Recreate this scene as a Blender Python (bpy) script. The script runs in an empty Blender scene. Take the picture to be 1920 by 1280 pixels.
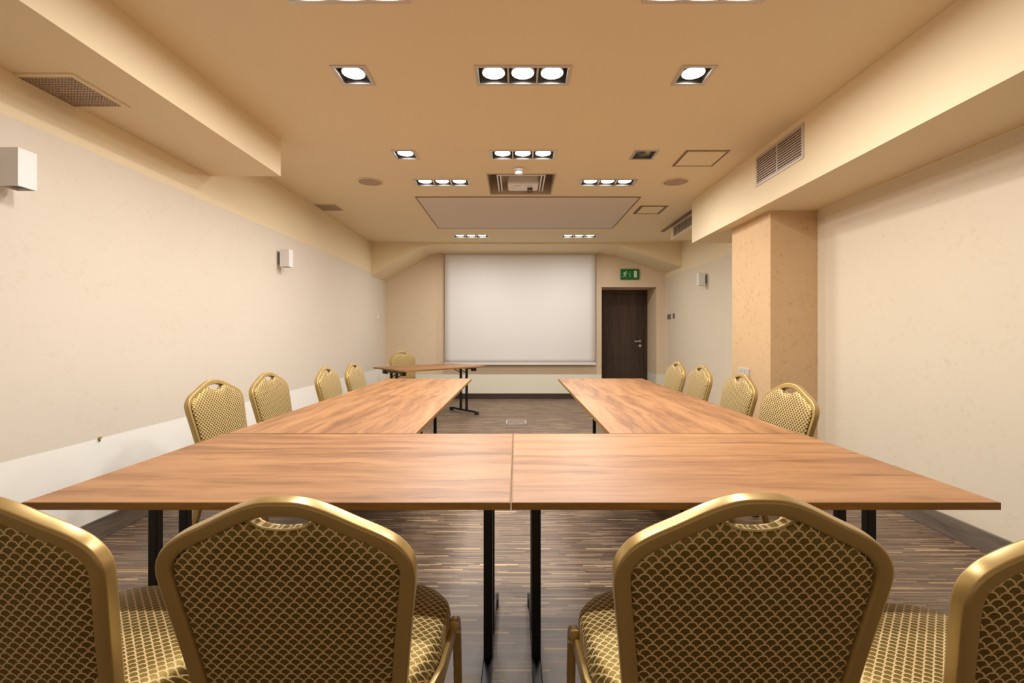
import bpy, bmesh, math, random
from mathutils import Vector, Matrix
random.seed(7)
PI = math.pi
scene = bpy.context.scene
COL = scene.collection
K = 1.044            # room scale: room measurements below are written in a 1.16 m eye-height frame
def k(*v): return tuple(a*K for a in v) if len(v) > 1 else v[0]*K

# ------------------------------------------------------------------ camera, world, exposure
cam_d = bpy.data.cameras.new('camera')
cam = bpy.data.objects.new('camera', cam_d); COL.objects.link(cam)
cam.location = (0, 0, 1.211); cam.rotation_euler = (PI/2, 0, 0)
cam_d.sensor_width = 36.0; cam_d.lens = 865*36/1920
cam_d.shift_x = -8/1920; cam_d.shift_y = -13/1920
cam_d.clip_start = 0.02
scene.camera = cam
w = bpy.data.worlds.new('world'); scene.world = w; w.use_nodes = True
w.node_tree.nodes['Background'].inputs[0].default_value = (0.9, 0.8, 0.65, 1)
w.node_tree.nodes['Background'].inputs[1].default_value = 0.02
scene.view_settings.view_transform = 'Standard'
scene.view_settings.look = 'None'
scene.view_settings.exposure = 0.04
scene.view_settings.gamma = 1.0
scene.view_settings.use_curve_mapping = False
BULB_W = 8.4
BULB_COL = (1.0, 0.965, 0.915)

# ------------------------------------------------------------------ materials
def new_mat(name):
    m = bpy.data.materials.new(name); m.use_nodes = True
    nt = m.node_tree
    return m, nt, nt.nodes['Principled BSDF']
def mat(name, col, rough=0.5, metal=0.0, spec=0.5, coat=0.0):
    m, nt, b = new_mat(name)
    b.inputs['Base Color'].default_value = (*col, 1)
    b.inputs['Roughness'].default_value = rough
    b.inputs['Metallic'].default_value = metal
    b.inputs['Specular IOR Level'].default_value = spec
    b.inputs['Coat Weight'].default_value = coat
    return m
class N:
    """tiny node-maths helper"""
    def __init__(s, nt): s.nt = nt
    def node(s, t, **kw):
        n = s.nt.nodes.new(t)
        for a, b in kw.items(): setattr(n, a, b)
        return n
    def put(s, sock, v):
        if isinstance(v, (int, float)): sock.default_value = v
        elif isinstance(v, tuple): sock.default_value = v
        else: s.nt.links.new(v, sock)
    def m(s, op, a, b=0.0, c=None):
        n = s.node('ShaderNodeMath', operation=op)
        s.put(n.inputs[0], a); s.put(n.inputs[1], b)
        if c is not None: s.put(n.inputs[2], c)
        return n.outputs[0]
    def mix(s, f, a, b, blend='MIX'):
        n = s.node('ShaderNodeMix', data_type='RGBA', blend_type=blend)
        s.put(n.inputs[0], f)
        s.put(n.inputs[6], (*a, 1) if isinstance(a, tuple) else a)
        s.put(n.inputs[7], (*b, 1) if isinstance(b, tuple) else b)
        return n.outputs[2]
    def ramp(s, f, stops, interp='LINEAR'):
        n = s.node('ShaderNodeValToRGB'); n.color_ramp.interpolation = interp
        e = n.color_ramp.elements
        while len(e) < len(stops): e.new(0.5)
        for i, (p, c) in enumerate(stops):
            e[i].position = p; e[i].color = (*c, 1) if len(c) == 3 else c
        s.put(n.inputs[0], f)
        return n.outputs[0]
    def noise(s, vec, scale, detail=3, rough=0.5, out=0):
        n = s.node('ShaderNodeTexNoise'); n.inputs['Scale'].default_value = scale
        n.inputs['Detail'].default_value = detail; n.inputs['Roughness'].default_value = rough
        if vec is not None: s.nt.links.new(vec, n.inputs['Vector'])
        return n.outputs[out]
    def xyz(s, vec):
        n = s.node('ShaderNodeSeparateXYZ'); s.nt.links.new(vec, n.inputs[0]); return n.outputs
    def comb(s, x, y, z=0.0):
        n = s.node('ShaderNodeCombineXYZ'); s.put(n.inputs[0], x); s.put(n.inputs[1], y); s.put(n.inputs[2], z)
        return n.outputs[0]
    def bump(s, h, strength, dist, b):
        n = s.node('ShaderNodeBump'); n.inputs['Strength'].default_value = strength
        n.inputs['Distance'].default_value = dist
        s.put(n.inputs['Height'], h); s.nt.links.new(n.outputs[0], b.inputs['Normal'])

PAINT = (0.845, 0.725, 0.505)
def mat_paint(name, col):
    m, nt, b = new_mat(name); n = N(nt)
    g = n.node('ShaderNodeNewGeometry')
    f = n.noise(g.outputs['Position'], 1.3, 2)
    c = n.mix(f, tuple(v*0.97 for v in col), tuple(min(1, v*1.03) for v in col))
    nt.links.new(c, b.inputs['Base Color'])
    b.inputs['Roughness'].default_value = 0.75; b.inputs['Specular IOR Level'].default_value = 0.25
    n.bump(n.noise(g.outputs['Position'], 90, 2), 0.05, 0.002, b)
    return m
def mat_wallpaper(name, base, fleck, strength, dado, upper, dado_col=(0.92, 0.905, 0.86)):
    """plaster-look wallpaper with darker veins; white paint below the dado height, cream paint above the paper"""
    m, nt, b = new_mat(name); n = N(nt)
    g = n.node('ShaderNodeNewGeometry'); P = g.outputs['Position']
    n1 = n.noise(P, 9, 6, 0.7); n2 = n.noise(P, 26, 5, 0.72); n3 = n.noise(P, 2.0, 3)
    v = n.ramp(n1, [(0.48, (0, 0, 0)), (0.60, (1, 1, 1))])
    v2 = n.ramp(n2, [(0.51, (0, 0, 0)), (0.62, (1, 1, 1))])
    f = n.m('MULTIPLY', n.m('MULTIPLY', v, v2), strength)
    c = n.mix(n3, base, tuple(x*0.95 for x in base))
    c = n.mix(f, c, fleck)
    n4 = n.noise(P, 30, 5, 0.6)
    c = n.mix(n.m('MULTIPLY', n4, strength*0.35), c, fleck)
    z = n.xyz(P)[2]
    zz = n.m('ADD', z, n.m('MULTIPLY', n.m('SUBTRACT', n.noise(P, 3, 1), 0.5), 0.006))
    if dado: c = n.mix(n.m('LESS_THAN', zz, dado), c, dado_col)
    if upper: c = n.mix(n.m('GREATER_THAN', zz, upper), c, PAINT)
    nt.links.new(c, b.inputs['Base Color'])
    b.inputs['Roughness'].default_value = 0.7; b.inputs['Specular IOR Level'].default_value = 0.3
    n.bump(n.m('ADD', n4, n2), 0.12, 0.002, b)
    return m
def mat_floor():
    m, nt, b = new_mat('strip parquet'); n = N(nt)
    g = n.node('ShaderNodeNewGeometry'); x, y, z = n.xyz(g.outputs['Position'])
    ry = n.m('DIVIDE', y, 0.0105); row = n.m('FLOOR', ry)
    wn = n.node('ShaderNodeTexWhiteNoise', noise_dimensions='1D'); n.put(wn.inputs['W'], row)
    rx = n.m('ADD', n.m('DIVIDE', x, 0.20), n.m('MULTIPLY', wn.outputs[0], 7.3)); colm = n.m('FLOOR', rx)
    wc = n.node('ShaderNodeTexWhiteNoise', noise_dimensions='2D'); n.put(wc.inputs['Vector'], n.comb(row, colm))
    r = wc.outputs[0]
    c = n.ramp(r, [(0.0, (0.095, 0.060, 0.038)), (0.35, (0.150, 0.097, 0.063)), (0.65, (0.205, 0.134, 0.087)),
                   (0.90, (0.30, 0.21, 0.142)), (0.965, (0.40, 0.27, 0.14)), (1.0, (0.62, 0.42, 0.20))])
    gr = n.noise(n.comb(n.m('MULTIPLY', x, 12), n.m('MULTIPLY', y, 320)), 1.0, 3)
    c = n.mix(n.m('MULTIPLY', gr, 0.45), c, (0.07, 0.05, 0.04), 'MULTIPLY') if False else n.mix(n.m('MULTIPLY', gr, 0.35), c, (0.085, 0.065, 0.05))
    fy = n.m('FRACT', ry); gap = n.m('LESS_THAN', fy, 0.06)
    fx = n.m('LESS_THAN', n.m('FRACT', rx), 0.008)
    gm = n.m('MULTIPLY', n.m('MAXIMUM', gap, fx), 0.5)
    c = n.mix(gm, c, (0.03, 0.022, 0.018))
    nt.links.new(c, b.inputs['Base Color'])
    rr = n.m('ADD', 0.36, n.m('MULTIPLY', r, 0.12)); nt.links.new(rr, b.inputs['Roughness'])
    b.inputs['Specular IOR Level'].default_value = 0.5
    n.bump(n.m('SUBTRACT', r, gm), 0.08, 0.001, b)
    return m
def mat_wood(name, tones, rough, sx=1.0, along_uv=True, spec=0.5):
    """wood with grain along U"""
    m, nt, b = new_mat(name); n = N(nt)
    uv = n.node('ShaderNodeUVMap'); uv.uv_map = 'UVMap'
    oi = n.node('ShaderNodeObjectInfo')
    u, v, _ = n.xyz(uv.outputs[0])
    off = n.m('MULTIPLY', oi.outputs['Random'], 23.0)
    warp = n.noise(n.comb(n.m('MULTIPLY', u, 2.2), n.m('MULTIPLY', v, 6), off), 1.0, 2)
    vv = n.m('ADD', v, n.m('MULTIPLY', warp, 0.10))
    g1 = n.noise(n.comb(n.m('MULTIPLY', u, 1.6*sx), n.m('MULTIPLY', vv, 16), off), 1.0, 6, 0.62)
    g2 = n.noise(n.comb(n.m('MULTIPLY', u, 7*sx), n.m('MULTIPLY', vv, 130), off), 1.0, 4, 0.6)
    # planks printed on the laminate: broad tone bands
    pl = n.m('FLOOR', n.m('MULTIPLY', v, 7.5))
    wn = n.node('ShaderNodeTexWhiteNoise', noise_dimensions='2D'); n.put(wn.inputs['Vector'], n.comb(pl, off))
    f = n.m('ADD', n.m('MULTIPLY', g1, 0.62), n.m('MULTIPLY', g2, 0.25))
    f = n.m('ADD', f, n.m('MULTIPLY', wn.outputs[0], 0.10))
    c = n.ramp(f, [(0.36, tones[0]), (0.47, tones[1]), (0.57, tones[2])])
    # knots
    vo = n.node('ShaderNodeTexVoronoi'); vo.inputs['Scale'].default_value = 1.0
    n.put(vo.inputs['Vector'], n.comb(n.m('MULTIPLY', u, 2.6), n.m('MULTIPLY', vv, 6.5), off))
    kn = n.ramp(vo.outputs['Distance'], [(0.04, (1, 1, 1)), (0.16, (0, 0, 0))])
    c = n.mix(n.m('MULTIPLY', kn, 0.35), c, tuple(x*0.55 for x in tones[0]))
    nt.links.new(c, b.inputs['Base Color'])
    b.inputs['Roughness'].default_value = rough; b.inputs['Specular IOR Level'].default_value = spec
    n.bump(g2, 0.03, 0.001, b)
    return m
def mat_fabric():
    """satin jacquard with overlapping scale arches"""
    m, nt, b = new_mat('scale jacquard fabric'); n = N(nt)
    uv = n.node('ShaderNodeUVMap'); uv.uv_map = 'UVMap'
    u, v, _ = n.xyz(uv.outputs[0])
    a = n.m('DIVIDE', u, 0.0216); c2 = n.m('DIVIDE', v, 0.0115)
    row = n.m('FLOOR', c2)
    par = n.m('MULTIPLY', n.m('MODULO', n.m('ABSOLUTE', row), 2.0), 0.5)
    fx = n.m('SUBTRACT', n.m('FRACT', n.m('ADD', a, par)), 0.5)
    fy = n.m('MULTIPLY', n.m('FRACT', c2), 0.532)
    d = n.m('SQRT', n.m('ADD', n.m('MULTIPLY', fx, fx), n.m('MULTIPLY', fy, fy)))
    line = n.ramp(n.m('ABSOLUTE', n.m('SUBTRACT', d, 0.455)), [(0.040, (1, 1, 1)), (0.085, (0, 0, 0))])
    P = n.node('ShaderNodeTexCoord').outputs['Object']
    thr = n.noise(n.comb(n.m('MULTIPLY', u, 900), n.m('MULTIPLY', v, 900)), 1.0, 2)
    fan = n.mix(thr, FAN_A, FAN_B)
    hue = n.noise(n.comb(n.m('MULTIPLY', u, 70), n.m('MULTIPLY', v, 70)), 1.0, 2)
    ln = n.mix(n.ramp(hue, [(0.4, (0, 0, 0)), (0.65, (1, 1, 1))]), LINE_A, LINE_B)
    c = n.mix(line, fan, ln)
    nt.links.new(c, b.inputs['Base Color'])
    met = n.m('SUBTRACT', 0.75, n.m('MULTIPLY', line, 0.70))
    nt.links.new(met, b.inputs['Metallic'])
    b.inputs['Roughness'].default_value = 0.50
    b.inputs['Sheen Weight'].default_value = 0.25; b.inputs['Sheen Roughness'].default_value = 0.4
    b.inputs['Sheen Tint'].default_value = (0.9, 0.75, 0.4, 1)
    n.bump(n.m('ADD', line, n.m('MULTIPLY', thr, 0.3)), 0.25, 0.0006, b)
    return m
FAN_A = (0.15, 0.10, 0.018); FAN_B = (0.25, 0.175, 0.04)
LINE_A = (0.76, 0.60, 0.33); LINE_B = (0.76, 0.52, 0.25)

M = {}
M['paint'] = mat_paint('cream ceiling paint', PAINT)
M['wall_l'] = mat_wallpaper('left wall covering', (0.765, 0.70, 0.605), (0.60, 0.48, 0.33), 0.26, 0.57*K, 2.18*K)
M['wall_b'] = mat_wallpaper('back wall covering', (0.76, 0.62, 0.45), (0.58, 0.42, 0.25), 0.3, 0.44*K, None, (0.78, 0.755, 0.63))
M['wall_r'] = mat_wallpaper('right wall covering', (0.77, 0.69, 0.555), (0.60, 0.47, 0.30), 0.28, None, 2.18*K)
M['column'] = mat_wallpaper('column wallpaper', (0.70, 0.49, 0.285), (0.42, 0.25, 0.10), 0.6, None, None)
M['floor'] = mat_floor()
M['table'] = mat_wood('oak laminate', ((0.19, 0.080, 0.028), (0.325, 0.148, 0.056), (0.41, 0.205, 0.084)), 0.44, spec=0.65)
M['table_edge'] = mat_wood('laminate edge band', ((0.20, 0.095, 0.02), (0.28, 0.14, 0.03), (0.34, 0.18, 0.045)), 0.5)
M['base_b'] = mat('dark back skirting', (0.045, 0.032, 0.024), 0.45)
M['base'] = mat_wood('grey brown skirting', ((0.10, 0.08, 0.065), (0.16, 0.13, 0.105), (0.20, 0.165, 0.13)), 0.4)
M['door'] = mat_wood('wenge door', ((0.035, 0.020, 0.012), (0.055, 0.033, 0.021), (0.072, 0.044, 0.029)), 0.4)
M['black'] = mat('black powder coated steel', (0.008, 0.008, 0.009), 0.35)
M['rubber'] = mat('black plastic', (0.012, 0.012, 0.012), 0.5)
M['gold'] = mat('champagne gold lacquered metal', (0.50, 0.345, 0.125), 0.32, 0.45, 0.6, 0.2)
M['cord'] = mat('gold cord piping', (0.55, 0.42, 0.18), 0.5, 0.3)
M['fabric'] = mat_fabric()
M['silver'] = mat('silver aluminium', (0.68, 0.63, 0.58), 0.35, 0.5)
M['satin'] = mat('satin silver trim', (0.60, 0.55, 0.50), 0.4, 0.2)
M['housing'] = mat('lamp housing', (0.24, 0.235, 0.22), 0.4, 0.4)
M['white'] = mat('white plastic', (0.82, 0.80, 0.78), 0.4)
M['sconce'] = mat('white lacquered metal', (0.80, 0.79, 0.79), 0.35)
M['grey'] = mat('grey plastic', (0.16, 0.14, 0.13), 0.4)
M['screen'] = mat('matte projection fabric', (0.74, 0.725, 0.71), 0.9, 0, 0.1)
M['panel'] = mat('taupe ceiling panel', (0.72, 0.64, 0.56), 0.8)
M['dark'] = mat('painted gap shade', (0.035, 0.025, 0.018), 0.8)  # near-black sheet colour stands in for shade in gaps and behind grilles
M['grille'] = mat('metal grille', (0.50, 0.40, 0.32), 0.45, 0.4)
M['bronze'] = mat('brown metal frame', (0.24, 0.16, 0.09), 0.4, 0.3)
M['speaker'] = mat('speaker mesh', (0.45, 0.33, 0.26), 0.7)
M['green'] = mat('exit sign green', (0.0, 0.16, 0.028), 0.35)
M['picto'] = mat('exit sign white', (0.62, 0.78, 0.60), 0.4)
M['lensglass'] = mat('lamp reflector', (0.55, 0.55, 0.52), 0.15, 0.9)
M['lens'] = mat('projector lens', (0.06, 0.05, 0.05), 0.15)
M['tray'] = mat('projector recess lining', (0.58, 0.49, 0.38), 0.5, 0.1)
M['floorbox'] = mat('floor box metal', (0.30, 0.24, 0.22), 0.35, 0.5)
m_, nt_, b_ = new_mat('lit bulb'); b_.inputs['Emission Color'].default_value = (1, 0.97, 0.9, 1); b_.inputs['Emission Strength'].default_value = 12; M['bulb'] = m_

# ------------------------------------------------------------------ mesh helpers
def obj(name, bm, m, parent=None, smooth=False, bevel=0.0, uvs=None):
    me = bpy.data.meshes.new(name)
    bmesh.ops.recalc_face_normals(bm, faces=bm.faces)
    bm.to_mesh(me); bm.free()
    me.materials.append(M[m] if isinstance(m, str) else m)
    if smooth:
        for p in me.polygons: p.use_smooth = True
    o = bpy.data.objects.new(name, me); COL.objects.link(o)
    if parent: o.parent = parent
    if m == 'gold': o.modifiers.new('wn', 'WEIGHTED_NORMAL').weight = 80
    if bevel:
        b = o.modifiers.new('bevel', 'BEVEL'); b.width = bevel; b.segments = 2; b.limit_method = 'ANGLE'; b.angle_limit = 0.6
    return o
def add_box(bm, x0, x1, y0, y1, z0, z1, mtx=None):
    vs = [bm.verts.new((x, y, z)) for z in (z0, z1) for y in (y0, y1) for x in (x0, x1)]
    f = [(0,2,3,1),(4,5,7,6),(0,1,5,4),(2,6,7,3),(0,4,6,2),(1,3,7,5)]
    for q in f: bm.faces.new([vs[i] for i in q])
    if mtx is not None:
        for v in vs: v.co = mtx @ v.co
    return vs
def boxes(*bs):
    bm = bmesh.new()
    for b in bs: add_box(bm, *b)
    return bm
def add_prism(bm, pts, axis, a, b):
    """pts 2-D polygon, extruded along axis from a to b. axis 'y': pts=(x,z); 'z': pts=(x,y); 'x': pts=(y,z)"""
    def P(p, t):
        return {'y': (p[0], t, p[1]), 'z': (p[0], p[1], t), 'x': (t, p[0], p[1])}[axis]
    A = [bm.verts.new(P(p, a)) for p in pts]; B = [bm.verts.new(P(p, b)) for p in pts]
    bm.faces.new(A); bm.faces.new(list(reversed(B)))
    n = len(pts)
    for i in range(n): bm.faces.new((A[i], A[(i+1) % n], B[(i+1) % n], B[i]))
def add_cyl(bm, p0, p1, r, seg=16, r2=None):
    p0 = Vector(p0); p1 = Vector(p1); d = p1-p0
    mt = Matrix.Translation((p0+p1)/2) @ d.to_track_quat('Z', 'Y').to_matrix().to_4x4()
    bmesh.ops.create_cone(bm, cap_ends=True, segments=seg, radius1=r, radius2=r if r2 is None else r2, depth=d.length, matrix=mt)
def add_lathe(bm, prof, c, seg=32, cap=True):
    rings = []
    for r, z in prof:
        rings.append([bm.verts.new((c[0]+r*math.cos(2*PI*i/seg), c[1]+r*math.sin(2*PI*i/seg), c[2]+z)) for i in range(seg)])
    for a, b in zip(rings, rings[1:]):
        for i in range(seg): bm.faces.new((a[i], a[(i+1) % seg], b[(i+1) % seg], b[i]))
    if cap:
        bm.faces.new(rings[0]); bm.faces.new(list(reversed(rings[-1])))
def sweep(bm, path, side, w, d, closed=False, rnd=0.22):
    """rounded-rectangle tube along path (list of Vector). side(i) gives the unit 'depth' direction; w in-plane width, d depth"""
    cs = []
    r = min(w, d)*rnd
    for cx, cy, a0 in ((1, 1, 0), (-1, 1, 90), (-1, -1, 180), (1, -1, 270)):
        for q in (0, 45, 90):
            a = math.radians(a0+q); cs.append((cx*(w/2-r)+r*math.cos(a), cy*(d/2-r)+r*math.sin(a)))
    n = len(path); rings = []
    for i, p in enumerate(path):
        a = path[(i-1) % n] if closed or i > 0 else p
        b = path[(i+1) % n] if closed or i < n-1 else p
        t = (b-a).normalized(); s = side(i).normalized(); u = t.cross(s).normalized(); s = u.cross(t).normalized()
        rings.append([bm.verts.new(p+u*x+s*y) for x, y in cs])
    m = len(cs)
    for i in range(n if closed else n-1):
        A, B = rings[i], rings[(i+1) % n]
        for j in range(m): bm.faces.new((A[j], A[(j+1) % m], B[(j+1) % m], B[j]))
    if not closed:
        bm.faces.new(rings[0]); bm.faces.new(list(reversed(rings[-1])))
def catmull(pts, n=6, closed=False):
    out = []; N_ = len(pts)
    rng = range(N_ if closed else N_-1)
    for i in rng:
        g = lambda j: Vector(pts[j % N_] if closed else pts[max(0, min(N_-1, j))])
        p0, p1, p2, p3 = g(i-1), g(i), g(i+1), g(i+2)
        for q in range(n):
            t = q/n
            out.append(0.5*((2*p1)+(-p0+p2)*t+(2*p0-5*p1+4*p2-p3)*t*t+(-p0+3*p1-3*p2+p3)*t**3))
    if not closed: out.append(Vector(pts[-1]))
    return out
def set_uv(o, fn):
    me = o.data; uv = me.uv_layers.new(name='UVMap')
    for lp in me.loops:
        uv.data[lp.index].uv = fn(me.vertices[lp.vertex_index].co)
def tag(o, label, cat, group=None):
    o['label'] = label; o['category'] = cat
    if group: o['group'] = group
    return o
def thing(name, label, cat, loc=(0, 0, 0), rz=0.0, group=None):
    o = bpy.data.objects.new(name, None); COL.objects.link(o)
    o.empty_display_size = 0.1
    o.location = loc; o.rotation_euler = (0, 0, rz)
    return tag(o, label, cat, group)
def struct(name, bm, m, parent=None, bevel=0.0):
    o = obj(name, bm, m, parent, bevel=bevel)
    if not parent: o['kind'] = 'structure'
    return o
def copy_tree(o, parent=None):
    c = o.copy(); COL.objects.link(c)
    if parent: c.parent = parent
    for ch in list(o.children): copy_tree(ch, c)
    return c

# ------------------------------------------------------------------ room shell
XL = -2.37*K; XR1 = 2.50*K; XR2 = 2.70*K; YB = 8.35*K; YF = -1.3; H = 2.66*K
struct('floor', boxes((XL-0.1, XR2+0.1, YF-0.1, YB+0.8, -0.1, 0)), 'floor')
# ceiling as a sheet with real openings for the recessed lamps and the projector lift
LAMPS = []   # (kind, x, y, lit)
LW = 0.55*K; LD = 0.205*K; SW = 0.20*K
for kind, x, y, lit in [
        ('triple', -0.75, 1.985, 1), ('triple', 0.84, 1.985, 1),
        ('single', -0.942, 2.67, 1), ('triple', 0.038, 2.67, 1), ('single', 1.025, 2.67, 1),
        ('single', -0.925, 3.85, 1), ('triple', 0.055, 3.85, 1), ('single', 1.065, 3.85, 0),
        ('triple', -0.73, 4.55, 1), ('triple', 0.90, 4.55, 1),
        ('triple', -0.69, 7.03, 1), ('triple', 0.96, 7.03, 1)]:
    LAMPS.append((kind, x*K, y*K, lit))
holes = []
for kind, x, y, lit in LAMPS:
    wd = (LW if kind == 'triple' else SW)/2-0.008; dp = LD/2-0.008
    holes.append((x-wd, x+wd, y-dp, y+dp))
PRJ = (-0.272*K, 0.365*K, 4.31*K, 4.93*K)
holes.append(PRJ)
xs = sorted({XL-0.1, XR2+0.1, *[h[0] for h in holes], *[h[1] for h in holes]})
ys = sorted({YF-0.1, YB+0.1, *[h[2] for h in holes], *[h[3] for h in holes]})
bm = bmesh.new(); vg = {}
def gv(i, j):
    if (i, j) not in vg: vg[i, j] = bm.verts.new((xs[i], ys[j], H))
    return vg[i, j]
for i in range(len(xs)-1):
    for j in range(len(ys)-1):
        cx, cy = (xs[i]+xs[i+1])/2, (ys[j]+ys[j+1])/2
        if any(h[0] < cx < h[1] and h[2] < cy < h[3] for h in holes): continue
        bm.faces.new((gv(i, j), gv(i, j+1), gv(i+1, j+1), gv(i+1, j)))
struct('ceiling', bm, 'paint')
struct('wall_left', boxes((XL-0.1, XL, YF, YB, 0, H)), 'wall_l')
struct('wall_right', boxes((XR1, XR2+0.1, YF, 4.2*K, 0, H), (XR2, XR2+0.1, 4.2*K, YB, 0, H)), 'wall_r')
struct('wall_front', boxes((XL-0.1, XR2+0.1, YF-0.1, YF, 0, H)), 'wall_l')
DX0, DX1, DZ = 1.545*K, 2.535*K, 2.02*K; DY = YB+0.60*K
struct('wall_back', boxes((XL-0.1, DX0, YB, DY+0.1, 0, H), (DX1, XR2+0.1, YB, DY+0.1, 0, H), (DX0, DX1, YB, DY+0.1, DZ, H),
                          (DX0, DX1, DY+0.05, DY+0.1, 0, DZ)), 'wall_b')
struct('wall_column', boxes((2.11*K, XR1+0.01, 3.83*K, 4.51*K, 0, 2.2*K), (XR1, XR2, 4.15*K, 4.51*K, 0, 2.2*K)), 'column')
# bulkheads
struct('trim_1', boxes((XL-0.02, -1.83*K, YF, 3.585*K, 2.39*K, H-0.0005)), 'paint')
struct('trim_2', boxes((1.98*K, XR2+0.02, YF, 5.20*K, 2.19*K, H-0.0005)), 'paint')
# arched beam in front of the screen
bm = bmesh.new()
add_prism(bm, [(XL-0.02, H-0.0005), (XL-0.02, 2.105*K), (-1.54*K, 2.60*K), (-1.30*K, 2.63*K), (1.45*K, 2.63*K), (1.72*K, 2.595*K), (XR2+0.02, 2.255*K), (XR2+0.02, H-0.0005)],
          'y', 7.52*K, YB)
struct('trim_3', bm, 'paint')
# duct casing beyond the right bulkhead
struct('trim_4', boxes((2.15*K, XR2+0.02, 5.205*K, 6.42*K, 2.475*K, H-0.0005)), 'paint')
struct('trim_7', boxes((2.10*K, 2.15*K-0.001, 5.21*K, 6.70*K, H-0.012, H-0.0005)), 'bronze')  # brown strip stands in for the dark shadow gap at the ceiling
# recessed grey ceiling panel
bm = bmesh.new(); add_box(bm, -1.09*K, 1.345*K, 5.03*K, 6.49*K, H-0.006, H-0.001)
struct('trim_5', bm, 'panel')
bm = bmesh.new(); t_ = 0.012
for b in ((-1.09*K-t_, 1.345*K+t_, 5.03*K-t_, 5.03*K), (-1.09*K-t_, 1.345*K+t_, 6.49*K, 6.49*K+t_), (-1.09*K-t_, -1.09*K, 5.03*K, 6.49*K), (1.345*K, 1.345*K+t_, 5.03*K, 6.49*K)):
    add_box(bm, *b, H-0.009, H-0.0005)
struct('trim_6', bm, 'bronze')  # brown edging paints in the edge shadow round the panel
# skirting
BH = 0.117*K
def skirt(name, b, m='base', along='y'):
    o = struct(name, boxes(b), m, bevel=0.003)
    set_uv(o, (lambda c: (c.y, c.z+c.x)) if along == 'y' else (lambda c: (c.x, c.z+c.y)))
skirt('baseboard_left', (XL, XL+0.015, YF, YB, 0, BH))
skirt('baseboard_right', (XR1-0.015, XR1, YF, 3.83*K, 0, BH))
skirt('baseboard_right_far', (XR2-0.015, XR2, 4.51*K, YB, 0, BH))
skirt('baseboard_back', (XL+0.015, DX0-0.01, YB-0.015, YB, 0, 0.1), 'base_b', 'x')
skirt('baseboard_back_side', (DX1, XR2-0.015, YB-0.015, YB, 0, 0.1), 'base_b', 'x')

# door
d = struct('door_1', boxes((DX0+0.07, DX1-0.07, DY-0.01, DY+0.03, 0.005, DZ-0.07)), 'door')
set_uv(d, lambda c: (c.z, c.x))
d['label'] = 'dark brown wooden door in a deep recess right of the screen'
fr = struct('door_frame', boxes((DX0, DX0+0.07, DY-0.03, DY+0.05, 0, DZ), (DX1-0.07, DX1, DY-0.03, DY+0.05, 0, DZ), (DX0+0.07, DX1-0.07, DY-0.03, DY+0.05, DZ-0.07, DZ)), 'door', d)
set_uv(fr, lambda c: (c.z, c.x))
bm = bmesh.new(); ps = [(DX0+0.17, 0.16), (DX1-0.17, 0.16), (DX1-0.17, DZ-0.34), (DX0+0.17, DZ-0.34)]
for (a, b2) in zip(ps, ps[1:]+ps[:1]):
    add_box(bm, min(a[0], b2[0])-0.003, max(a[0], b2[0])+0.003, DY-0.013, DY-0.009, min(a[1], b2[1])-0.003, max(a[1], b2[1])+0.003)
mo = obj('moulding', bm, 'door', d); set_uv(mo, lambda c: (c.z, c.x))
hx = DX1-0.145; hz = 1.16-0.13*K+0.0
bm = bmesh.new(); add_cyl(bm, (hx, DY-0.010, 1.075), (hx, DY-0.022, 1.075), 0.027, 24); add_cyl(bm, (hx, DY-0.02, 1.075), (hx, DY-0.065, 1.075), 0.010, 12)
add_cyl(bm, (hx+0.008, DY-0.062, 1.075), (hx-0.125, DY-0.062, 1.075), 0.010, 12)
obj('door_handle', bm, 'silver', d, True)
bm = bmesh.new(); add_cyl(bm, (hx, DY-0.010, 0.985), (hx, DY-0.022, 0.985), 0.027, 24); add_box(bm, hx-0.004, hx+0.004, DY-0.028, DY-0.02, 0.972, 0.998)
obj('door_lock', bm, 'silver', d)

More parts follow.
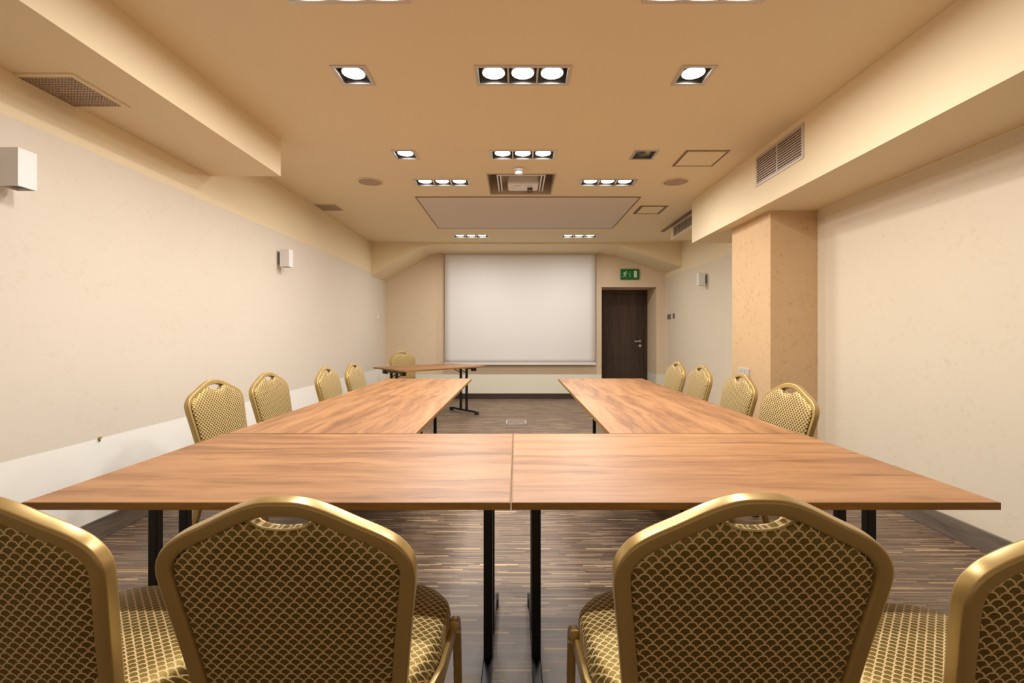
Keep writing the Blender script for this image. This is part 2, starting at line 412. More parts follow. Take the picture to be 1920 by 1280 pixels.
# ------------------------------------------------------------------ recessed ceiling lamps
def lamp_unit(kind, x, y, lit, label, group):
    cells = 3 if kind == 'triple' else 1
    W_ = LW if cells == 3 else SW
    t = thing('recessed_triple_spotlight' if cells == 3 else 'recessed_spotlight', label, 'ceiling light', (x, y, H), 0, group)
    hw, hd, fw = W_/2, LD/2, 0.022
    bm = boxes((-hw, hw, -hd, -hd+fw, -0.006, 0.004), (-hw, hw, hd-fw, hd, -0.006, 0.004), (-hw, -hw+fw, -hd+fw, hd-fw, -0.006, 0.004), (hw-fw, hw, -hd+fw, hd-fw, -0.006, 0.004))
    obj('frame', bm, 'silver', t, bevel=0.0015)
    i0, i1 = hw-fw, hd-fw
    cw = 2*i0/cells; dp = 0.085
    bm = bmesh.new()
    add_box(bm, -i0-0.004, -i0, -i1-0.004, i1+0.004, -0.001, dp); add_box(bm, i0, i0+0.004, -i1-0.004, i1+0.004, -0.001, dp)
    add_box(bm, -i0, i0, -i1-0.004, -i1, -0.001, dp); add_box(bm, -i0, i0, i1, i1+0.004, -0.001, dp)
    add_box(bm, -i0-0.004, i0+0.004, -i1-0.004, i1+0.004, dp, dp+0.004)
    obj('housing', bm, 'housing', t)
    for c in range(1, cells):
        obj('divider', boxes((-i0+c*cw-0.005, -i0+c*cw+0.005, -i1, i1, -0.003, dp-0.002)), 'silver', t)
    for c in range(cells):
        cx = -i0+(c+0.5)*cw
        bm = bmesh.new(); add_lathe(bm, [(0.067, 0.012), (0.071, 0.012), (0.071, 0.05), (0.03, 0.078), (0.0295, 0.076), (0.067, 0.045), (0.067, 0.012)], (cx, 0, 0), 28, False)
        b = obj('bulb_ring', bm, 'lensglass', t, True)
        bm = bmesh.new(); add_lathe(bm, [(0.066, 0.024), (0.050, 0.021), (0.02, 0.020), (0.0005, 0.019)], (cx, 0, 0), 28)
        g = obj('bulb', bm, 'bulb' if lit else 'lensglass', b, True)
        if not lit:
            bm = bmesh.new(); add_box(bm, cx-0.004, cx+0.004, -0.06, 0.06, 0.010, 0.016); add_cyl(bm, (cx, 0, 0.008), (cx, 0, 0.02), 0.016, 16)
            obj('bulb_bracket', bm, 'housing', b)
        if lit:
            ld = bpy.data.lights.new('bulb_light', 'AREA'); ld.shape = 'DISK'; ld.size = 0.11
            ld.energy = BULB_W; ld.color = BULB_COL; ld.spread = math.radians(176)
            lo = bpy.data.objects.new('bulb_light', ld); COL.objects.link(lo); lo.parent = t
            lo.location = (cx, 0, -0.003)
    return t
LBL = ['near left three-bulb spotlight cut off by the top edge of the photo', 'near right three-bulb spotlight cut off by the top edge of the photo',
       'square single spotlight left of the nearest central three-bulb spotlight', 'large lit three-bulb spotlight in the middle, nearest of the central ones', 'square single spotlight right of the nearest central three-bulb spotlight',
       'small lit single spotlight left of the smoke detector', 'lit three-bulb spotlight right in front of the smoke detector', 'switched-off square single spotlight beside the larger ceiling hatch',
       'lit three-bulb spotlight between the left round ceiling speaker and projector', 'lit three-bulb spotlight between the projector and the right round ceiling speaker',
       'farthest left three-bulb spotlight above the left part of the projection screen', 'farthest right three-bulb spotlight above the right part of the projection screen']
for (kind, x, y, lit), lb in zip(LAMPS, LBL):
    lamp_unit(kind, x, y, lit, lb, 'recessed three-bulb ceiling spotlights' if kind == 'triple' else 'recessed single ceiling spotlights')

# ------------------------------------------------------------------ projector lift, projector, detector, speakers, hatches, grilles
x0, x1, y0, y1 = PRJ
t = thing('projector_lift', 'square metal-lined ceiling recess with silver rails holding the projector', 'projector lift', ((x0+x1)/2, (y0+y1)/2, H))
hx_, hy_ = (x1-x0)/2, (y1-y0)/2
bm = boxes((-hx_-0.01, -hx_, -hy_-0.01, hy_+0.01, -0.004, 0.36), (hx_, hx_+0.01, -hy_-0.01, hy_+0.01, -0.004, 0.36),
           (-hx_, hx_, -hy_-0.01, -hy_, -0.004, 0.36), (-hx_, hx_, hy_, hy_+0.01, -0.004, 0.36), (-hx_-0.01, hx_+0.01, -hy_-0.01, hy_+0.01, 0.36, 0.37))
obj('recess_lining', bm, 'tray', t)
for sx in (-1, 1):
    for off in (0.0, 0.032):
        xx = sx*(hx_-0.095-off)
        obj('rail', boxes((xx-0.007, xx+0.007, -hy_+0.08, hy_-0.02, 0.015, 0.05)), 'silver', t, bevel=0.002)
obj('crossbar', boxes((-hx_+0.09, hx_-0.09, -hy_+0.06, -hy_+0.08, 0.010, 0.05)), 'silver', t, bevel=0.002)
obj('mounting_plate', boxes((-hx_+0.12, hx_-0.12, -0.02, hy_-0.03, 0.118, 0.123)), 'tray', t)
bm = bmesh.new(); add_cyl(bm, (hx_-0.06, -hy_+0.05, 0.02), (hx_-0.045, -hy_+0.10, 0.36), 0.008, 8); add_cyl(bm, (hx_-0.03, -hy_+0.04, 0.02), (hx_-0.05, -hy_+0.07, 0.36), 0.006, 8)
obj('cable', bm, 'rubber', t, True)
pr = thing('projector', 'white projector held inside the square ceiling recess', 'projector', ((x0+x1)/2+0.025, (y0+y1)/2+0.15, H+0.015))
obj('body', boxes((-0.165, 0.165, -0.13, 0.12, 0, 0.10)), 'white', pr, bevel=0.018)
bm = bmesh.new(); add_cyl(bm, (0.075, -0.01, 0.030), (0.075, 0.135, 0.030), 0.042, 24); obj('lens', bm, 'lens', pr, True)
obj('label_strip', boxes((-0.10, -0.02, -0.075, -0.066, -0.0015, 0.001)), 'grey', pr)
obj('label_strip', boxes((0.02, 0.09, -0.07, -0.063, -0.0015, 0.001)), 'grey', pr)
for i in range(3): obj('button', boxes((-0.14+i*0.016, -0.131+i*0.016, -0.02, -0.011, -0.0015, 0.001)), 'grey', pr)
t = thing('smoke_detector', 'small white round smoke detector in front of the projector recess', 'smoke detector', (0.022*K, 4.17*K, H))
bm = bmesh.new(); add_lathe(bm, [(0.052, 0), (0.054, -0.012), (0.052, -0.02), (0.046, -0.024)], (0, 0, 0)); obj('base', bm, 'white', t, True)
bm = bmesh.new(); add_lathe(bm, [(0.034, -0.022), (0.040, -0.034), (0.034, -0.052), (0.018, -0.058), (0.001, -0.058)], (0, 0, 0)); h_ = obj('head', bm, 'white', t, True)
bm = bmesh.new(); add_lathe(bm, [(0.0385, -0.028), (0.041, -0.03), (0.041, -0.034), (0.0385, -0.036)], (0, 0, 0)); obj('vent_slot', bm, 'grey', h_)
for sx, lb in ((-1.435, 'round flush ceiling speaker on the left half of the ceiling'), (1.565, 'round flush ceiling speaker on the right half of the ceiling')):
    t = thing('ceiling_speaker', lb, 'speaker', (sx*K, 4.53*K, H), 0, 'round ceiling speakers')
    bm = bmesh.new(); add_lathe(bm, [(0.135, 0), (0.136, -0.004), (0.118, -0.008), (0.116, -0.003)], (0, 0, 0), 40); obj('rim', bm, 'paint', t, True)
    bm = bmesh.new(); add_lathe(bm, [(0.116, -0.003), (0.10, -0.006), (0.05, -0.008), (0.001, -0.009)], (0, 0, 0), 40); obj('speaker_mesh', bm, 'speaker', t, True)
for (xa, xb, ya, yb, lb, lw) in ((1.385, 1.745, 3.755, 4.105, 'larger ceiling access hatch with thin brown frame near the right bulkhead', 0.014),
                                 (1.445, 1.775, 5.37, 5.73, 'smaller-looking farther ceiling access hatch with dark frame right of the grey panel', 0.030)):
    t = thing('ceiling_hatch', lb, 'access hatch', ((xa+xb)/2*K, (ya+yb)/2*K, H), 0, 'ceiling access hatches')
    a, b = (xb-xa)/2*K, (yb-ya)/2*K
    obj('hatch_frame', boxes((-a, a, -b, -b+lw, -0.005, 0), (-a, a, b-lw, b, -0.005, 0), (-a, -a+lw, -b+lw, b-lw, -0.005, 0), (a-lw, a, -b+lw, b-lw, -0.005, 0)), 'bronze', t)
    obj('hatch_lid', boxes((-a+lw+0.008, a-lw-0.008, -b+lw+0.008, b-lw-0.008, -0.006, 0)), 'paint', t)
    obj('gap_shade', boxes((-a+lw, a-lw, -b+lw, b-lw, -0.0015, -0.0005)), 'dark', t)  # thin dark sheet paints the shade between lid and frame
# perforated / woven vents facing down
def down_vent(cx, cy, z, a, b, lb, frame):
    t = thing('ceiling_vent', lb, 'air vent', (cx, cy, z))
    obj('backing', boxes((-a, a, -b, b, -0.003, -0.001)), 'dark', t)
    bm = bmesh.new(); n_ = int(2*a/0.016)
    for i in range(n_+1): add_box(bm, -a+i*2*a/n_-0.0035, -a+i*2*a/n_+0.0035, -b, b, -0.008, -0.004)
    n_ = int(2*b/0.016)
    for i in range(n_+1): add_box(bm, -a, a, -b+i*2*b/n_-0.0035, -b+i*2*b/n_+0.0035, -0.009, -0.005)
    obj('mesh_grille', bm, 'grille', t)
    f = 0.012 if not frame else 0.03
    obj('frame', boxes((-a-f, a+f, -b-f, -b, -0.007, -0.0005), (-a-f, a+f, b, b+f, -0.007, -0.0005), (-a-f, -a, -b, b, -0.007, -0.0005), (a, a+f, -b, b, -0.007, -0.0005)), 'paint', t)
down_vent(-2.245*K, 2.335*K, 2.39*K, 0.132, 0.142, 'brown mesh air vent in the underside of the left bulkhead', True)
down_vent(-2.205*K, 5.435*K, H, 0.125, 0.13, 'small brown mesh air vent in the ceiling close to the left wall', False)
# louvred grille on the face of the right bulkhead
t = thing('wall_grille', 'louvred metal air grille on the side face of the right bulkhead', 'air vent', (1.98*K, 3.49*K, 2.497*K))
gy, gz = 0.332, 0.128
obj('frame', boxes((-0.008, 0, -gy, gy, gz-0.02, gz), (-0.008, 0, -gy, gy, -gz, -gz+0.02), (-0.008, 0, -gy, -gy+0.022, -gz+0.02, gz-0.02), (-0.008, 0, gy-0.022, gy, -gz+0.02, gz-0.02)), 'satin', t, bevel=0.002)
obj('centre_bar', boxes((-0.010, -0.001, -0.006, 0.006, -gz+0.02, gz-0.02)), 'satin', t)
obj('backing', boxes((-0.002, -0.0005, -gy+0.01, gy-0.01, -gz+0.01, gz-0.01)), 'dark', t)
ns = 11
for i in range(ns):
    z = -gz+0.028+i*(2*gz-0.056)/(ns-1)
    bm = bmesh.new(); add_box(bm, -0.0085, -0.0015, -gy+0.02, gy-0.02, z-0.006, z+0.004)
    obj('louvre', bm, 'grille', t)
# vertical bar grille on the far duct casing
t = thing('wall_grille', 'silver-framed grille with upright bars on the far duct casing, partly behind the bulkhead', 'air vent', (2.15*K, 5.90*K, 2.60*K))
gy, gz = 0.42, 0.085
gz0, gz1 = 2.478*K-2.60*K+0.012, 0.045
obj('frame', boxes((-0.008, 0, -gy, gy, gz1-0.03, gz1), (-0.008, 0, -gy, gy, gz0, gz0+0.012), (-0.008, 0, -gy, -gy+0.02, gz0, gz1), (-0.008, 0, gy-0.02, gy, gz0, gz1)), 'satin', t)
obj('backing', boxes((-0.002, -0.0005, -gy+0.01, gy-0.01, gz0+0.01, gz1-0.01)), 'dark', t)
for i in range(16):
    y = -gy+0.03+i*(2*gy-0.06)/15
    obj('bar', boxes((-0.009, -0.001, y-0.009, y+0.009, gz0+0.01, gz1-0.03)), 'grille', t)

# ------------------------------------------------------------------ wall box lights / switches / sign / screen
def box_light(x, y, z, sgn, lb, dk=0.0):
    t = thing('wall_sconce', lb, 'wall lamp', (x, y, z), 0, 'white box wall sconces')
    g = 0.035
    X = lambda a: sgn*a
    def bx(a, b, *r): return (min(X(a), X(b)), max(X(a), X(b)), *r)
    obj('bracket', boxes(bx(0, g, -0.022, 0.022, -0.06, 0.06)), 'grey', t)
    bm = boxes(bx(g, 0.130, -0.043, -0.038, -0.09, 0.09), bx(g, 0.130, 0.038, 0.043, -0.09, 0.09), bx(g, g+0.004, -0.038, 0.038, -0.09, 0.09), bx(0.126, 0.130, -0.038, 0.038, -0.09, 0.09))
    obj('shade', bm, 'sconce', t)
    obj('reflector', boxes(bx(g+0.004, 0.126, -0.038, 0.038, -0.078, 0.078)), 'grey', t)
box_light(XL, 2.12*K, 1.918*K, 1, 'white box wall sconce at the left edge of the photo, nearest on left wall')
box_light(XL, 4.60*K, 1.918*K, 1, 'white box wall sconce on the left wall farther back')
box_light(XR2, 6.55*K, 1.945*K, -1, 'white box wall sconce on the far right wall beyond the tan column')
def plate(name, lb, cat, x, y, z, sgn, w_, h_, m, n=1, group=None):
    t = thing(name, lb, cat, (x, y, z), 0, group)
    a, b = sorted((0, sgn*0.010))
    obj('cover_plate', boxes((a, b, -w_/2, w_/2, -h_/2, h_/2)), m, t, bevel=0.002)
    for i in range(n):
        c = -w_/2+(i+0.5)*w_/n; a, b = sorted((sgn*0.008, sgn*0.014))
        obj('rocker', boxes((a, b, c-w_/n*0.36, c+w_/n*0.36, -h_*0.36, h_*0.36)), m, t, bevel=0.001)
plate('light_switch', 'grey double light switch on the right wall beside the door corner', 'light switch', XR2, 8.14*K, 1.475*K, -1, 0.18, 0.09, 'grey', 2)
plate('light_switch', 'narrow grey single switch next to the double switch by the door', 'light switch', XR2, 7.90*K, 1.48*K, -1, 0.09, 0.09, 'grey', 1)
plate('wall_socket', 'grey socket strip low on the side of the tan column', 'wall socket', 2.11*K, 4.27*K, 0.815*K, -1, 0.225, 0.075, 'satin', 3)
plate('thermostat', 'small white thermostat on the left wall near the far corner', 'thermostat', XL, 7.90*K, 1.46*K, 1, 0.10, 0.075, 'white', 1)
# loose end of cable in the left wall
t = thing('wall_plug', 'tiny cream wall plug on the left wall at the dado line', 'wall plug', (XL, 2.62*K, 0.565*K))
bm = bmesh.new(); add_cyl(bm, (0, 0, 0.01), (0.012, 0, 0.01), 0.008, 12); obj('plug', bm, 'cord', t); obj('screw', boxes((0, 0.008, -0.003, 0.003, -0.012, 0)), 'grey', t)
# exit sign
t = thing('exit_sign', 'green emergency exit sign with running figure, arrow and door above the doorway', 'exit sign', (2.05*K, YB, 2.248*K))
obj('sign_box', boxes((-0.175, 0.175, -0.035, 0, -0.098, 0.098)), 'green', t, bevel=0.004)
bm = bmesh.new()
def poly(pts): add_prism(bm, pts, 'y', -0.0375, -0.0352)
poly([(-0.073+0.011*math.cos(a*PI/6), 0.052+0.011*math.sin(a*PI/6)) for a in range(12)])
poly([(-0.108, 0.035), (-0.085, 0.04), (-0.078, 0.03), (-0.092, -0.01), (-0.110, -0.012)])
poly([(-0.085, 0.035), (-0.078, 0.035), (-0.058, 0.012), (-0.042, 0.014), (-0.042, 0.006), (-0.062, 0.003)])
poly([(-0.108, 0.037), (-0.104, 0.03), (-0.122, 0.018), (-0.125, 0.0), (-0.132, 0.0), (-0.130, 0.022)])
poly([(-0.094, -0.008), (-0.104, -0.012), (-0.084, -0.034), (-0.086, -0.058), (-0.074, -0.058), (-0.072, -0.032)])
poly([(-0.098, -0.008), (-0.110, -0.012), (-0.118, -0.036), (-0.142, -0.042), (-0.142, -0.050), (-0.110, -0.046)])
obj('running_figure', bm, 'picto', t)
bm = bmesh.new(); poly([(-0.004, 0.05), (0.004, 0.05), (0.004, -0.03), (0.013, -0.03), (0, -0.055), (-0.013, -0.03), (-0.004, -0.03)]); obj('arrow', bm, 'picto', t)
bm = bmesh.new(); poly([(0.075, 0.062), (0.13, 0.062), (0.13, -0.062), (0.075, -0.062)]); obj('door_symbol', bm, 'picto', t)
# projection screen
sy = YB-0.10
t = thing('projection_screen', 'large white roll-down projection screen hanging in front of the far wall', 'projection screen', (0.068*K, sy, 2.615*K))
sw = 1.345*K; zb = (0.645-2.615)*K
bm = bmesh.new(); nx, nz = 24, 24; g = []
for j in range(nz+1):
    r_ = []
    for i in range(nx+1):
        u = -1+2*i/nx; v = j/nz
        r_.append(bm.verts.new((u*sw, 0.004*math.cos(u*3)*math.sin(v*PI)+0.0015*math.sin(v*23)*(1-v), zb*v)))
    g.append(r_)
for j in range(nz):
    for i in range(nx): bm.faces.new((g[j][i], g[j][i+1], g[j+1][i+1], g[j+1][i]))
o = obj('screen_fabric', bm, 'screen', t, True); sm = o.modifiers.new('solid', 'SOLIDIFY'); sm.thickness = 0.002
obj('bottom_bar', boxes((-sw-0.012, sw+0.012, -0.012, 0.012, zb-0.028, zb+0.012)), 'screen', t, bevel=0.004)
obj('roller_case', boxes((-sw-0.04, sw+0.04, -0.03, 0.08, -0.004, 0.02)), 'paint', t)
# floor box
t = thing('floor_socket_box', 'flat metal floor socket box between the tables and the screen', 'floor socket', (0.0, 6.37, 0.0))
obj('lid', boxes((-0.13, 0.13, -0.13, 0.15, 0.0, 0.004)), 'floorbox', t, bevel=0.001)
obj('lid_rim', boxes((-0.14, -0.125, -0.14, 0.16, 0, 0.006), (0.125, 0.14, -0.14, 0.16, 0, 0.006), (-0.14, 0.14, -0.14, -0.13, 0, 0.006), (-0.14, 0.14, 0.15, 0.16, 0, 0.006)), 'silver', t)
obj('cable_flap', boxes((-0.03, 0.03, -0.125, -0.08, 0.004, 0.006)), 'grey', t)

# ------------------------------------------------------------------ tables
TL, TD, TZ = 1.374, 0.90, 0.74
def make_table():
    t = thing('folding_table', '', 'table')
    o = obj('tabletop', boxes((-TL/2+0.002, TL/2-0.002, -TD/2+0.002, TD/2-0.002, TZ-0.020, TZ)), 'table', t, bevel=0.0015)
    set_uv(o, lambda c: (c.x, c.y+c.z))
    o = obj('edge_band', boxes((-TL/2, TL/2, -TD/2, -TD/2+0.002, TZ-0.021, TZ-0.001), (-TL/2, TL/2, TD/2-0.002, TD/2, TZ-0.021, TZ-0.001),
            (-TL/2, -TL/2+0.002, -TD/2+0.002, TD/2-0.002, TZ-0.021, TZ-0.001), (TL/2-0.002, TL/2, -TD/2+0.002, TD/2-0.002, TZ-0.021, TZ-0.001)), 'table_edge', t)
    set_uv(o, lambda c: (c.x+c.y, c.z*1.0))
    for s in (-1, 1):
        x = s*(TL/2-0.085)
        bm = bmesh.new()
        for y in (-0.075, 0.075): add_box(bm, x-0.016, x+0.016, y-0.016, y+0.016, 0.05, TZ-0.045)
        add_box(bm, x-0.016, x+0.016, -0.24, 0.24, TZ-0.062, TZ-0.034)
        lg = obj('leg', bm, 'black', t, bevel=0.003)
        bm = bmesh.new(); add_prism(bm, [(-0.34, 0.020), (-0.34, 0.044), (-0.28, 0.050), (0.28, 0.050), (0.34, 0.044), (0.34, 0.020)], 'x', x-0.017, x+0.017)
        obj('foot', bm, 'black', lg, bevel=0.004)
        for y in (-0.325, 0.325): obj('foot_cap', boxes((x-0.022, x+0.022, y-0.03, y+0.03, 0.0, 0.04)), 'rubber', lg, bevel=0.005)
        for y in (-0.25, 0.25): obj('hinge_block', boxes((x-0.028, x+0.028, y-0.035, y+0.035, TZ-0.085, TZ-0.0205)), 'rubber', lg, bevel=0.004)
        bm = bmesh.new()
        for y in (-0.075, 0.075): add_cyl(bm, (x, y, TZ-0.125), (x-s*0.21, y, TZ-0.03), 0.006, 8)
        add_box(bm, min(x-s*0.19, x-s*0.24), max(x-s*0.19, x-s*0.24), -0.10, 0.10, TZ-0.034, TZ-0.0205)
        obj('brace', bm, 'black', lg)
    return t
proto = make_table()
TABLES = [(-0.7035, 1.295+TD/2, 0, 'left table of the front row, nearest the camera'),
          (0.674, 1.295+TD/2, 0, 'right table of the front row, nearest the camera'),
          (-0.930, 2.199+TL/2, PI/2, 'left side one touching the front left table'),
          (-0.930, 2.201+TL*1.5, PI/2, 'far left one facing the angled presenter table'),
          (0.898, 2.199+TL/2, -PI/2, 'right side table directly behind the front right table'),
          (0.898, 2.203+TL*1.5, -PI/2, 'far right side table nearest the dark door'),
          (-1.26, 6.81, math.radians(43.5), 'presenter table set at an angle left of the screen')]
for i, (x, y, r, lb) in enumerate(TABLES):
    o = proto if i == 0 else copy_tree(proto)
    o.location = (x, y, 0); o.rotation_euler.z = r
    o['label'] = 'oak-laminate folding table with black legs, '+lb
    if i < 6: o['group'] = 'conference tables in a U'

# ------------------------------------------------------------------ banquet chairs
ZT = 0.935
LEAN = 0.105/(ZT-0.45)
def bp(x, z, off=0.0):
    """point in the plane of the leaning back; off = distance in front (+) of the plane"""
    y = -0.225-(z-0.45)*LEAN
    return Vector((x, y+off, z))
HALF = [(0.0, ZT-0.014), (0.035, ZT-0.016), (0.075, ZT-0.029), (0.13, ZT-0.056), (0.175, ZT-0.078), (0.204, ZT-0.100), (0.219, ZT-0.128), (0.219, ZT-0.165), (0.208, ZT-0.25), (0.196, ZT-0.35), (0.188, ZT-0.43), (0.185, 0.47)]
def make_chair():
    t = thing('banquet_chair', '', 'chair')
    half = catmull([(a, b, 0) for a, b in HALF], 5)
    pts = [(-v.x, v.y) for v in reversed(half)]+[(v.x, v.y) for v in half[1:]]
    # frame: hoop and the two rear legs in one bent tube
    path = []
    for s_ in (1,):
        leg = [Vector((-0.20, -0.315, 0.012)), Vector((-0.194, -0.27, 0.18)), Vector((-0.188, -0.235, 0.34)), Vector((-0.185, -0.226, 0.42))]
        path += leg
    path += [bp(x, z) for x, z in pts]
    path += [Vector((0.185, -0.226, 0.42)), Vector((0.188, -0.235, 0.34)), Vector((0.194, -0.27, 0.18)), Vector((0.20, -0.315, 0.012))]
    bm = bmesh.new(); sweep(bm, path, lambda i: Vector((0, 1, LEAN)), 0.029, 0.030, rnd=0.2)
    obj('back_frame', bm, 'gold', t, True)
    # padded back
    outl = []
    for v in half:
        # inner offset
        outl.append((max(0, v.x-0.0125), v.y))
    inner = [(x-0.013 if x > 0.05 else x, z) for x, z in [(p[0], p[1]) for p in HALF]]
    R_ = catmull([(0.0, ZT-0.061, 0), (0.034, ZT-0.057, 0), (0.064, ZT-0.043, 0), (0.085, ZT-0.047, 0), (0.128, ZT-0.068, 0), (0.166, ZT-0.088, 0), (0.192, ZT-0.108, 0), (0.206, ZT-0.132, 0), (0.207, ZT-0.165, 0), (0.196, ZT-0.25, 0), (0.184, ZT-0.35, 0), (0.176, ZT-0.43, 0), (0.170, 0.49, 0), (0.12, 0.478, 0), (0.0, 0.475, 0)], 4)
    ol = [(v.x, v.y) for v in R_]+[(-v.x, v.y) for v in reversed(R_[1:-1])]
    c0 = (0.0, 0.70)
    # the front of the pad laps over the tube, except around the hand hole
    olx = []
    n_ = len(ol)
    for i, (x, z) in enumerate(ol):
        ax, az = ol[i-1]; bx_, bz = ol[(i+1) % n_]
        tx, tz = bx_-ax, bz-az; L_ = math.hypot(tx, tz) or 1
        nx_, nz_ = -tz/L_, tx/L_
        if nx_*(x-c0[0])+nz_*(z-c0[1]) < 0: nx_, nz_ = -nx_, -nz_
        e = 0.0095 if not (z > ZT-0.07 and abs(x) < 0.07) else (0.002 if abs(x) < 0.05 else 0.006)
        if z < 0.5: e = 0.0
        olx.append((x+nx_*e, z+nz_*e))
    bm = bmesh.new()
    prof = [(0.0, -0.013), (0.5, -0.013), (0.85, -0.012), (0.97, -0.009), (1.0, -0.004), (1.0, 0.0145), (1.001, 0.0165), (0.99, 0.0205), (0.95, 0.025), (0.84, 0.029), (0.5, 0.032), (0.0, 0.033)]
    prev = None
    for f, yo in prof:
        if f == 0.0:
            cur = [bm.verts.new(bp(*c0, yo))]
        else:
            cur = [bm.verts.new(bp(c0[0]+(x-c0[0])*f, c0[1]+(z-c0[1])*f, yo)) for x, z in (olx if yo > 0.016 else ol)]
        if prev is not None:
            for i in range(n_):
                j = (i+1) % n_
                if len(prev) == 1: bm.faces.new((prev[0], cur[i], cur[j]))
                elif len(cur) == 1: bm.faces.new((prev[i], cur[0], prev[j]))
                else: bm.faces.new((prev[i], cur[i], cur[j], prev[j]))
        prev = cur
    b = obj('backrest', bm, 'fabric', t, True)
    set_uv(b, lambda c: (c.x, c.z*1.02))
    bm = bmesh.new(); top = [p for p in ol if p[1] > ZT-0.0615 and abs(p[0]) < 0.066]
    top.sort(); pp = [bp(x, z+0.001, -0.004) for x, z in top]
    sweep(bm, pp, lambda i: Vector((0, 1, 0)), 0.005, 0.005, False, 0.5)
    obj('piping', bm, 'cord', b, True)
    # seat cushion
    ol = []
    hw, y0, y1 = 0.238, -0.205, 0.245
    ctrl = [(0, y1, 0), (0.09, y1-0.004, 0), (0.155, y1-0.018, 0), (0.200, y1-0.052, 0), (hw-0.003, y1-0.11, 0), (hw, y1-0.19, 0), (hw-0.010, -0.06, 0), (hw-0.036, -0.15, 0), (hw-0.060, y0+0.012, 0), (hw-0.09, y0, 0), (0, y0, 0)]
    R_ = catmull(ctrl, 4); ol = [(v.x, v.y) for v in R_]+[(-v.x, v.y) for v in reversed(R_[1:-1])]; n_ = len(ol)
    prof = [(0.0, 0.405), (0.97, 0.405), (0.995, 0.410), (1.0, 0.422), (1.0, 0.452), (0.987, 0.467), (0.955, 0.477), (0.90, 0.483), (0.7, 0.488), (0.4, 0.492), (0.0, 0.493)]
    bm = bmesh.new(); prev = None
    for f, z in prof:
        cur = [bm.verts.new((0, 0.02, z))] if f == 0.0 else [bm.verts.new((x*f, 0.02+(y-0.02)*f, z)) for x, y in ol]
        if prev is not None:
            for i in range(n_):
                j = (i+1) % n_
                if len(prev) == 1: bm.faces.new((prev[0], cur[i], cur[j]))
                elif len(cur) == 1: bm.faces.new((prev[i], cur[0], prev[j]))
                else: bm.faces.new((prev[i], cur[i], cur[j], prev[j]))
        prev = cur
    s = obj('seat', bm, 'fabric', t, True)
    set_uv(s, lambda c: (c.x, c.y+(c.z-0.47)*(1.0 if c.z < 0.47 else 0.0)*(-1.0 if c.y > 0 else 1.0)*0.9))
    bm = bmesh.new(); sweep(bm, [Vector((x*1.003, 0.02+(y-0.02)*1.003, 0.412)) for x, y in ol], lambda i: Vector((0, 0, 1)), 0.006, 0.006, True, 0.5)
    obj('piping', bm, 'cord', s, True)
    # seat rails and front legs
    bm = bmesh.new()
    for sx in (-1, 1):
        sweep(bm, [Vector((sx*0.195, -0.225, 0.39)), Vector((sx*0.222, -0.05, 0.385)), Vector((sx*0.228, 0.15, 0.385))], lambda i: Vector((0, 0, 1)), 0.020, 0.026)
    sweep(bm, [Vector((-0.22, 0.10, 0.388)), Vector((0.22, 0.10, 0.388))], lambda i: Vector((0, 0, 1)), 0.02, 0.022)
    sweep(bm, [Vector((-0.19, -0.21, 0.388)), Vector((0.19, -0.21, 0.388))], lambda i: Vector((0, 0, 1)), 0.02, 0.022)
    obj('seat_frame', bm, 'gold', t, True)
    for sx in (-1, 1):
        pth = catmull([(sx*0.250, 0.085, 0.437), (sx*0.251, 0.125, 0.428), (sx*0.252, 0.148, 0.38), (sx*0.252, 0.172, 0.20), (sx*0.252, 0.195, 0.012)], 5)
        bm = bmesh.new(); sweep(bm, pth, lambda i: Vector((1, 0, 0)), 0.028, 0.022, rnd=0.25)
        lg = obj('front_leg', bm, 'gold', t, True)
        bm = bmesh.new(); add_box(bm, sx*0.252-0.013, sx*0.252+0.013, 0.18, 0.21, 0, 0.02); obj('glide', bm, 'rubber', lg, bevel=0.002)
        bm = bmesh.new(); add_cyl(bm, (sx*0.2525, 0.133, 0.395), (sx*0.2655, 0.133, 0.395), 0.006, 10); obj('screw', bm, 'silver', lg)
        obj('stacking_bumper', boxes((min(sx*0.200, sx*0.232), max(sx*0.200, sx*0.232), 0.02, 0.05, 0.362, 0.378)), 'rubber', lg)
        bm = bmesh.new(); sweep(bm, [Vector((sx*0.247, 0.128, 0.412)), Vector((sx*0.240, -0.05, 0.412)), Vector((sx*0.200, -0.222, 0.412))], lambda i: Vector((0, 0, 1)), 0.014, 0.045)
        obj('side_rail', bm, 'gold', t, True)
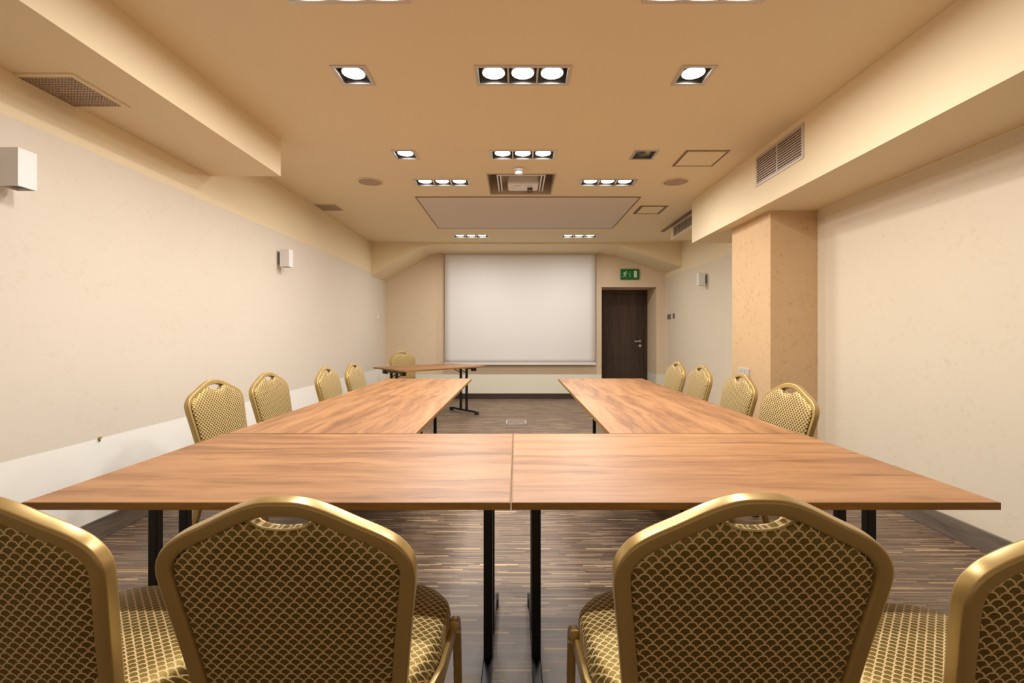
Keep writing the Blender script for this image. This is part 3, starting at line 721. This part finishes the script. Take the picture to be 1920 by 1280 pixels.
        bm = bmesh.new(); add_box(bm, sx*0.20-0.015, sx*0.20+0.015, -0.332, -0.300, 0, 0.018); obj('glide', bm, 'rubber', t, bevel=0.002)
    return t
chair0 = make_chair()
used = [False]
def place(tx, ty, rz, label, group, sc=1.0, szc=1.0):
    """tx, ty: where the top of the back stands; the chair faces rz (0 = +Y)"""
    c = copy_tree(chair0) if used[0] else chair0
    used[0] = True
    R = Matrix.Rotation(rz, 3, 'Z'); o_ = Vector((tx, ty, 0))-R @ Vector((0, -0.33*sc, 0))
    c.location = o_; c.rotation_euler = (0, 0, rz); c.scale = (sc, sc, sc*szc)
    c['label'] = label; c['category'] = 'chair'; c['group'] = group
    return c
G1 = 'gold banquet chairs along the near side of the front tables'
place(-0.957, 0.79, 0.0, 'gold banquet chair at the left edge of the photo, seen from behind', G1)
place(-0.418, 0.815, 0.0, 'gold banquet chair seen from behind in front of the left front table', G1, 1.0, 0.985)
place(0.400, 0.757, 0.0, 'gold banquet chair seen from behind in front of the right front table', G1, 1.0, 1.012)
place(0.935, 0.70, 0.0, 'gold banquet chair at the right edge of the photo, seen from behind', G1)
G2 = 'gold banquet chairs along the left wall'
for x, y, dl, lb in ((-1.862, 2.82, 0.07, 'nearest the camera of the four along the left side tables'), (-1.819, 3.355, 0.03, 'second nearest of the four along the left side tables'),
                     (-1.64, 3.95, 0.0, 'third of the four along the left side tables'), (-1.60, 4.49, 0.0, 'farthest of the four along the left side tables')):
    place(x, y, -PI/2-dl, 'gold banquet chair, '+lb, G2)
G3 = 'gold banquet chairs along the right wall'
for x, y, dl, lb in ((1.558, 2.60, 0.06, 'in front of the tan column, nearest on the right side'), (1.61, 3.275, 0.0, 'in front of the wall socket, second on the right side'),
                     (1.665, 4.12, 0.02, 'third from the camera on the right side'), (1.645, 4.68, 0.04, 'closest to the door on the right side')):
    place(x, y, PI/2+dl, 'gold banquet chair '+lb, G3)
place(-1.89, 7.60, PI+0.72, 'lone gold banquet chair behind the angled presenter table', 'presenter chair')
